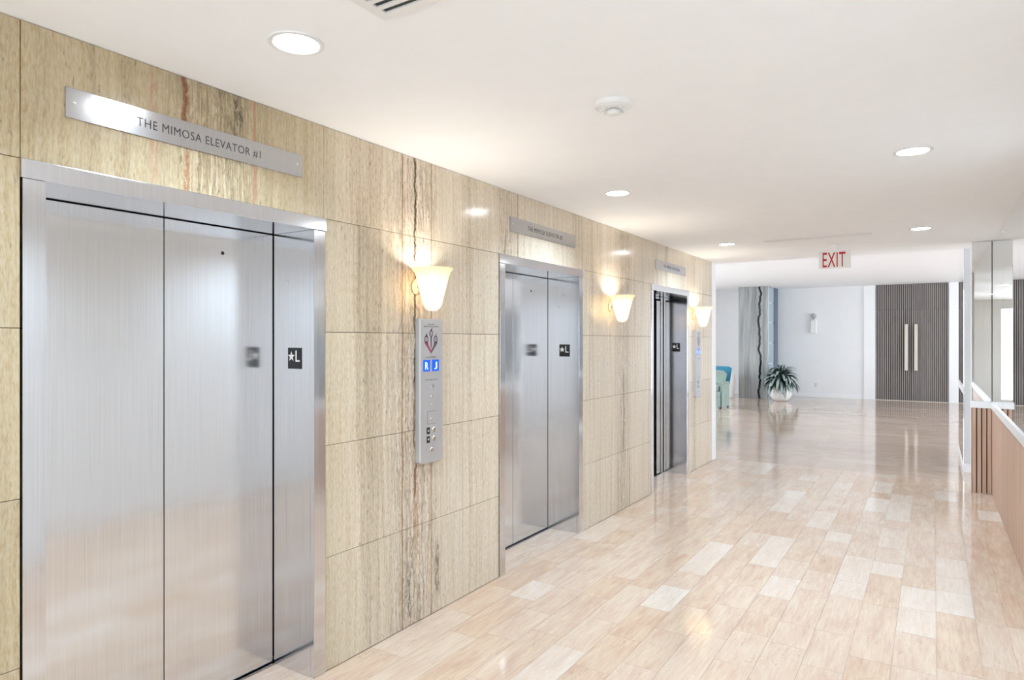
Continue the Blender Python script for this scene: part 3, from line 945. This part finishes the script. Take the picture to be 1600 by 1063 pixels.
struct(ob('wall_hall_near', MB().box(0.95, QX + 0.2, 8.2, 8.4, 0, HZ), 'paint_white'), 'white wall behind the mirrored niche', 'wall')
struct(ob('wall_rear', MB().box(-3.2, -2.465, BY - 0.2, BY, 0, CZ).box(-2.465, PN, BY - 0.2, BY, 2.45, CZ).box(-0.42, PN, BY - 0.2, BY, 0, 2.45), 'paint_white'), 'white wall closing the corridor behind the viewpoint', 'wall')
def window(n, x, y0, y1, label):
    t = bpy.data.objects.new('window_%d' % n, None)
    link(t, None, (x, (y0 + y1) / 2, 0.25))
    t['kind'] = 'structure'
    t['label'] = label
    t['category'] = 'window'
    m = MB().box(x - 0.04, x + 0.04, y0, y0 + 0.06, 0.251, 2.849).box(x - 0.04, x + 0.04, y1 - 0.06, y1, 0.251, 2.849)
    m.box(x - 0.04, x + 0.04, y0 + 0.06, y1 - 0.06, 0.251, 0.31).box(x - 0.04, x + 0.04, y0 + 0.06, y1 - 0.06, 2.79, 2.849)
    ob('window_frame', m, 'trim_white', t)
    ob('pane', MB().box(x - 0.003, x + 0.003, y0 + 0.061, y1 - 0.061, 0.311, 2.789), 'pane', t)
    ld = bpy.data.lights.new('daylight_portal', 'AREA')
    ld.shape = 'RECTANGLE'
    ld.size = 2.6
    ld.size_y = y1 - y0
    ld.cycles.is_portal = True
    lo = bpy.data.objects.new('daylight_portal', ld)
    link(lo, t, (x + (0.10 if x > 0 else -0.10), (y0 + y1) / 2, 1.55))
    lo.rotation_euler = (0, PI / 2 if x > 0 else -PI / 2, 0)
n = 1
for x, s in ((QX + 0.1, 'right'), (LX - 0.1, 'left')):
    ys = [8.62, 11.5, 14.4, 17.3, FY - 0.02]
    for i in range(4 if x > 0 else 3):
        window(n, x, ys[i] + 0.001, ys[i + 1] - 0.001, 'tall window bay %s of the hall on its %s side' % (['nearest', 'second', 'third', 'last'][i], s))
        n += 1

# grey slatted double doors
def slat_doors(name, yf, face, x0, x1, ztop, label, handles=True):
    t = bpy.data.objects.new(name, None)
    link(t, None, ((x0 + x1) / 2, yf, 0))
    t['kind'] = 'structure'
    t['label'] = label
    t['category'] = 'door'
    xm = (x0 + x1) / 2
    z1 = ztop - 0.006
    zs = min(2.40, ztop - 0.2)
    sl = None
    for (a, b) in ((x0 + 0.002, xm - 0.003), (xm + 0.003, x1 - 0.002)):
        ya, yb = sorted((yf - face * 0.0, yf - face * 0.05))
        leaf = ob('door_leaf', MB().box(a, b, ya, yb, 0.012, z1), 'slat_back', t)
        n = 19
        p = (b - a) / n
        for i in range(n):
            x = a + (i + 0.5) * p
            for (q0, q1) in ((0.012, zs - 0.002), (zs + 0.002, z1)):
                y0, y1 = sorted((yf, yf + face * 0.022))
                if sl is None:
                    sl = {}
                if q0 not in sl:
                    me = mesh_from(MB().box(-p * 0.27, p * 0.27, y0 - yf, y1 - yf, 0, q1 - q0), 'slat')
                    me.materials.append(M['slat_grey'])
                    sl[q0] = me
                link(bpy.data.objects.new('slat', sl[q0]), leaf, (x, yf, q0))
        if handles:
            hx = xm + (-0.108 if b < xm else 0.108)
            y = yf + face * 0.085
            m = MB().bbox(hx - 0.032, hx + 0.032, y - 0.015, y + 0.015, 0.805, 2.01, 0.004)
            for z in (0.86, 1.955):
                ya, yb = sorted((y - face * 0.014, yf + face * 0.0))
                m.box(hx - 0.015, hx + 0.015, ya, yb, z - 0.015, z + 0.015)
            ob('pull_handle', m, 'satin_brass', leaf, 'long pale metal bar handle')
    ya, yb = sorted((yf - face * 0.05, yf + face * 0.03))
    ob('threshold', MB().box(x0 + 0.002, x1 - 0.002, ya, yb, 0.001, 0.011), 'satin_brass', t)
    return t
slat_doors('door_1', FY - 0.0, -1, -1.288, 0.351, HZ, 'tall grey slatted double doors with two long bar handles')
struct(ob('wall_far_lining', MB().box(-1.29, 0.352, FY + 0.06, FY + 0.2, 0, HZ), 'dark'), 'dark lining behind the slatted doors', 'wall')
t = bpy.data.objects.new('window_8', None)  # unseen rear glazing, added to bring soft daylight into the corridor
link(t, None, (-1.44, BY - 0.1, 0))
t['kind'] = 'structure'
t['label'] = 'unseen glazing added behind the viewpoint to light the corridor'
t['category'] = 'window'
xs = [-2.464, -1.95, -1.44, -0.93, -0.421]
mb = MB().box(xs[0], xs[-1], BY - 0.14, BY - 0.06, 2.39, 2.449).box(xs[0], xs[-1], BY - 0.14, BY - 0.06, 0.001, 0.08)
for x in xs:
    mb.box(max(xs[0], x - 0.025), min(xs[-1], x + 0.025), BY - 0.14, BY - 0.06, 0.08, 2.39)
ob('window_frame', mb, 'trim_white', t)
for a, b in zip(xs[:-1], xs[1:]):
    ob('pane', MB().box(a + 0.026, b - 0.026, BY - 0.103, BY - 0.097, 0.081, 2.389), 'pane', t)
ld = bpy.data.lights.new('daylight_portal', 'AREA')
ld.shape = 'RECTANGLE'
ld.size = 2.05
ld.size_y = 2.4
ld.cycles.is_portal = True
lo = bpy.data.objects.new('daylight_portal', ld)
link(lo, t, (-1.44, BY - 0.2, 1.22))
lo.rotation_euler = (PI / 2, 0, 0)

# stone column
t = thing('stone_column', 'grey veined stone column with a black crack beside the plant', 'column', (-4.16, 19.5, 0))
ob('stone_face', MB().bbox(-4.56, -3.79, 18.90, 19.0, 0.001, HZ - 0.001, 0.003), 'column_stone', t)
ob('core', MB().box(-4.54, -3.80, 19.001, FY - 0.001, 0.001, HZ - 0.001), 'paint_white', t)
zz = [0.001, 0.78, 1.30, 2.08, 2.60, HZ - 0.001]
zz = [0.001, 0.95, 1.52, 2.08, 2.62, HZ - 0.001]
for a, b in zip(zz[:-1], zz[1:]):
    ob('edge_panel', MB().bbox(-3.799, -3.765, 18.93, 19.62, a + 0.012, b - 0.012, 0.003), 'steel_blue', t)
ob('edge_post', MB().bbox(-3.80, -3.755, 19.63, FY - 0.02, 0.001, HZ - 0.001, 0.003), 'steel_dark', t)

# wall light and outlet on the far wall
t = thing('wall_light', 'slim white wall fitting with a grey ball on top', 'wall fitting', (-2.80, FY, 1.79))
ob('body', MB().bbox(-2.885, -2.725, FY - 0.10, FY - 0.0005, 1.79, 2.17, 0.03, 3), 'plastic_white', t)
ob('ball', MB().lathe((-2.80, FY - 0.06, 2.20), [(0.0, 0.0), (0.04, 0.01), (0.066, 0.04), (0.07, 0.075), (0.055, 0.115), (0.025, 0.138), (0.0, 0.142)], 24), 'plastic_grey', t)
ob('stem', MB().box(-2.815, -2.785, FY - 0.075, FY - 0.0005, 2.171, 2.21), 'plastic_grey', t)
t = thing('wall_outlet', 'small white outlet cover low on the far wall', 'outlet', (-2.76, FY, 0.28))
ob('cover', MB().bbox(-2.80, -2.72, FY - 0.008, FY - 0.0005, 0.28, 0.40, 0.002), 'plastic_white', t)
for z in (0.312, 0.368):
    ob('socket', MB().bbox(-2.778, -2.742, FY - 0.010, FY - 0.0082, z - 0.014, z + 0.014, 0.0005, 1), 'plastic_grey', t)

# potted plants
def leaf_mesh(width, droop, name):
    vs, fs = [], []
    n = 8
    for i in range(n + 1):
        s = i / n
        w = width * math.sin(PI * min(0.999, 0.06 + 0.94 * s)) ** 0.7 * (1.0 if s < 0.6 else 1 - 0.3 * (s - 0.6) / 0.4)
        if i == n:
            w = 0.002
        y = math.sin(s * droop) / droop
        z = -(1 - math.cos(s * droop)) / droop
        vs += [(-w, y, z + 0.25 * w), (0, y, z), (w, y, z + 0.25 * w)]
    for i in range(n):
        for j in (0, 1):
            a = i * 3 + j
            fs.append((a, a + 1, a + 4, a + 3))
    vs2 = [(x, y, z - 0.008) for x, y, z in vs]
    o = len(vs)
    fs2 = [tuple(o + i for i in reversed(f)) for f in fs]
    edge = [i * 3 for i in range(n + 1)] + [n * 3 + 1] + [i * 3 + 2 for i in range(n, -1, -1)] + [1]
    side = [(edge[i], edge[(i + 1) % len(edge)], o + edge[(i + 1) % len(edge)], o + edge[i]) for i in range(len(edge))]
    m = MB().add(vs + vs2, fs + fs2 + side, True)
    me = mesh_from(m, name)
    me.materials.append(M['leaf'])
    return me

def potted_plant(x, y, rpot, zpot, label, nleaf, length, seed, width=0.115, droop=1.25):
    t = thing('potted_plant', label, 'plant', (x, y, 0))
    r = random.Random(seed)
    prof = [(0.0, 0.001), (rpot * 0.45, 0.001)]
    for i in range(13):
        a = -1.05 + i * (1.05 + 0.85) / 12
        prof.append((rpot * math.cos(a), zpot * 0.535 + zpot * 0.615 * math.sin(a)))
    prof += [(prof[-1][0] - 0.025, prof[-1][1] - 0.005), (prof[-1][0] - 0.03, prof[-1][1] - 0.06), (0.0, prof[-1][1] - 0.06)]
    ob('pot', MB().lathe((x, y, 0), prof, 40), 'ceramic', t)
    ob('soil', MB().lathe((x, y, 0), [(0.0, zpot * 0.90), (rpot * 0.55, zpot * 0.90), (rpot * 0.5, zpot * 0.94), (0.0, zpot * 0.97)], 24), 'soil', t)
    me = [leaf_mesh(width, droop, 'leaf'), leaf_mesh(width * 0.8, droop * 1.4, 'leaf')]
    st = MB()
    for i in range(nleaf):
        s = i / nleaf
        az = i * 2.39996 + r.uniform(-0.25, 0.25)
        el = 1.25 - 1.5 * s ** 0.8 + r.uniform(-0.12, 0.12)
        L = length * r.uniform(0.8, 1.1) * (0.8 + 0.25 * s)
        hz = zpot * 0.95 + (1 - s) * length * 0.50 * r.uniform(0.7, 1.0) + 0.06
        rr = 0.03 + 0.09 * s
        base = (x - rr * math.sin(az), y + rr * math.cos(az), hz)
        st.tube([(x - 0.03 * math.sin(az), y + 0.03 * math.cos(az), zpot * 0.92), base], 0.006, 5)
        o = bpy.data.objects.new('leaf', me[i % 2])
        o.rotation_euler = (el, r.uniform(-0.3, 0.3), az)
        o.scale = (L * r.uniform(0.85, 1.1), L, L)
        link(o, t, base)
    ob('stems', st, 'leaf', t)
    return t
potted_plant(-3.37, 18.42, 0.29, 0.48, 'leafy variegated plant in a round white pot by the grey column', 95, 0.52, 3, 0.15, 1.3)
potted_plant(-3.62, 11.5, 0.22, 0.40, 'potted plant mostly hidden by the elevator wall, long dark leaf tips showing', 60, 0.66, 8, 0.075, 2.0)

# teal lounge chair
def chair():
    x, y = -4.56, 15.9
    t = thing('lounge_chair', 'teal framed chair with sage green cushions left of the column', 'chair', (x, y, 0))
    w = 0.42
    for (sx, sy) in ((-1, -1), (1, -1), (-1, 1), (1, 1)):
        px, py = x + sx * (w - 0.03), y + sy * 0.33
        ob('leg', MB().bbox(px - 0.022, px + 0.022, py - 0.022, py + 0.022, 0.001, 0.34, 0.004), 'black' if sy < 0 else 'teal', t)
    ob('seat_frame', MB().bbox(x - w, x + w, y - 0.37, y + 0.37, 0.341, 0.40, 0.008), 'teal', t)
    ob('skirt', MB().bbox(x - w + 0.01, x + w - 0.01, y - 0.395, y - 0.371, 0.03, 0.40, 0.006), 'sage', t)
    for sx in (-1, 1):
        xa, xb = sorted((x + sx * (w + 0.001), x + sx * (w + 0.02)))
        ob('side_panel', MB().bbox(xa, xb, y - 0.37, y + 0.28, 0.03, 0.56, 0.006), 'sage', t)
    m = MB()
    pts = [(-w + 0.02, 0.40), (w - 0.0, 0.40), (w + 0.05, 0.92), (w - 0.03, 0.96), (-w + 0.03, 0.96), (-w - 0.05, 0.92)]
    m.prism(pts, 0.0, 0.05, lambda a, b, c: (x + a, y + 0.27 + c + (b - 0.4) * 0.18, b))
    ob('backrest', m, 'teal', t)
    for s in (-1, 1):
        m = MB().bbox(x + s * (w - 0.02) - 0.03, x + s * (w - 0.02) + 0.03, y - 0.36, y + 0.30, 0.56, 0.61, 0.012)
        m.bbox(x + s * (w - 0.02) - 0.02, x + s * (w - 0.02) + 0.02, y - 0.35, y - 0.31, 0.40, 0.56, 0.006)
        ob('armrest', m, 'sage', t)
    ob('seat_cushion', MB().bbox(x - w + 0.06, x + w - 0.06, y - 0.38, y + 0.24, 0.401, 0.53, 0.05, 4), 'sage', t)
    m = MB()
    pts = [(-w + 0.06, 0.54), (w - 0.08, 0.54), (w - 0.04, 0.78), (w - 0.12, 0.86), (0.0, 0.88), (-w + 0.12, 0.86), (-w + 0.04, 0.78)]
    m.prism(pts, 0.0, 0.12, lambda a, b, c: (x + a, y + 0.13 + c + (b - 0.4) * 0.18, b))
    ob('back_cushion', m, 'sage', t)
chair()

# tall white planter leaning shape beside the column
m = MB().lathe((-4.735, 18.70, 0), [(0.0, 0.001), (0.07, 0.001), (0.085, 0.02), (0.115, 0.25), (0.13, 0.45), (0.122, 0.60), (0.105, 0.68), (0.095, 0.68), (0.09, 0.60), (0.0, 0.58)], 36)
tag(ob('floor_vase', m, 'ceramic'), 'tall smooth white floor vase between chair and column', 'vase')
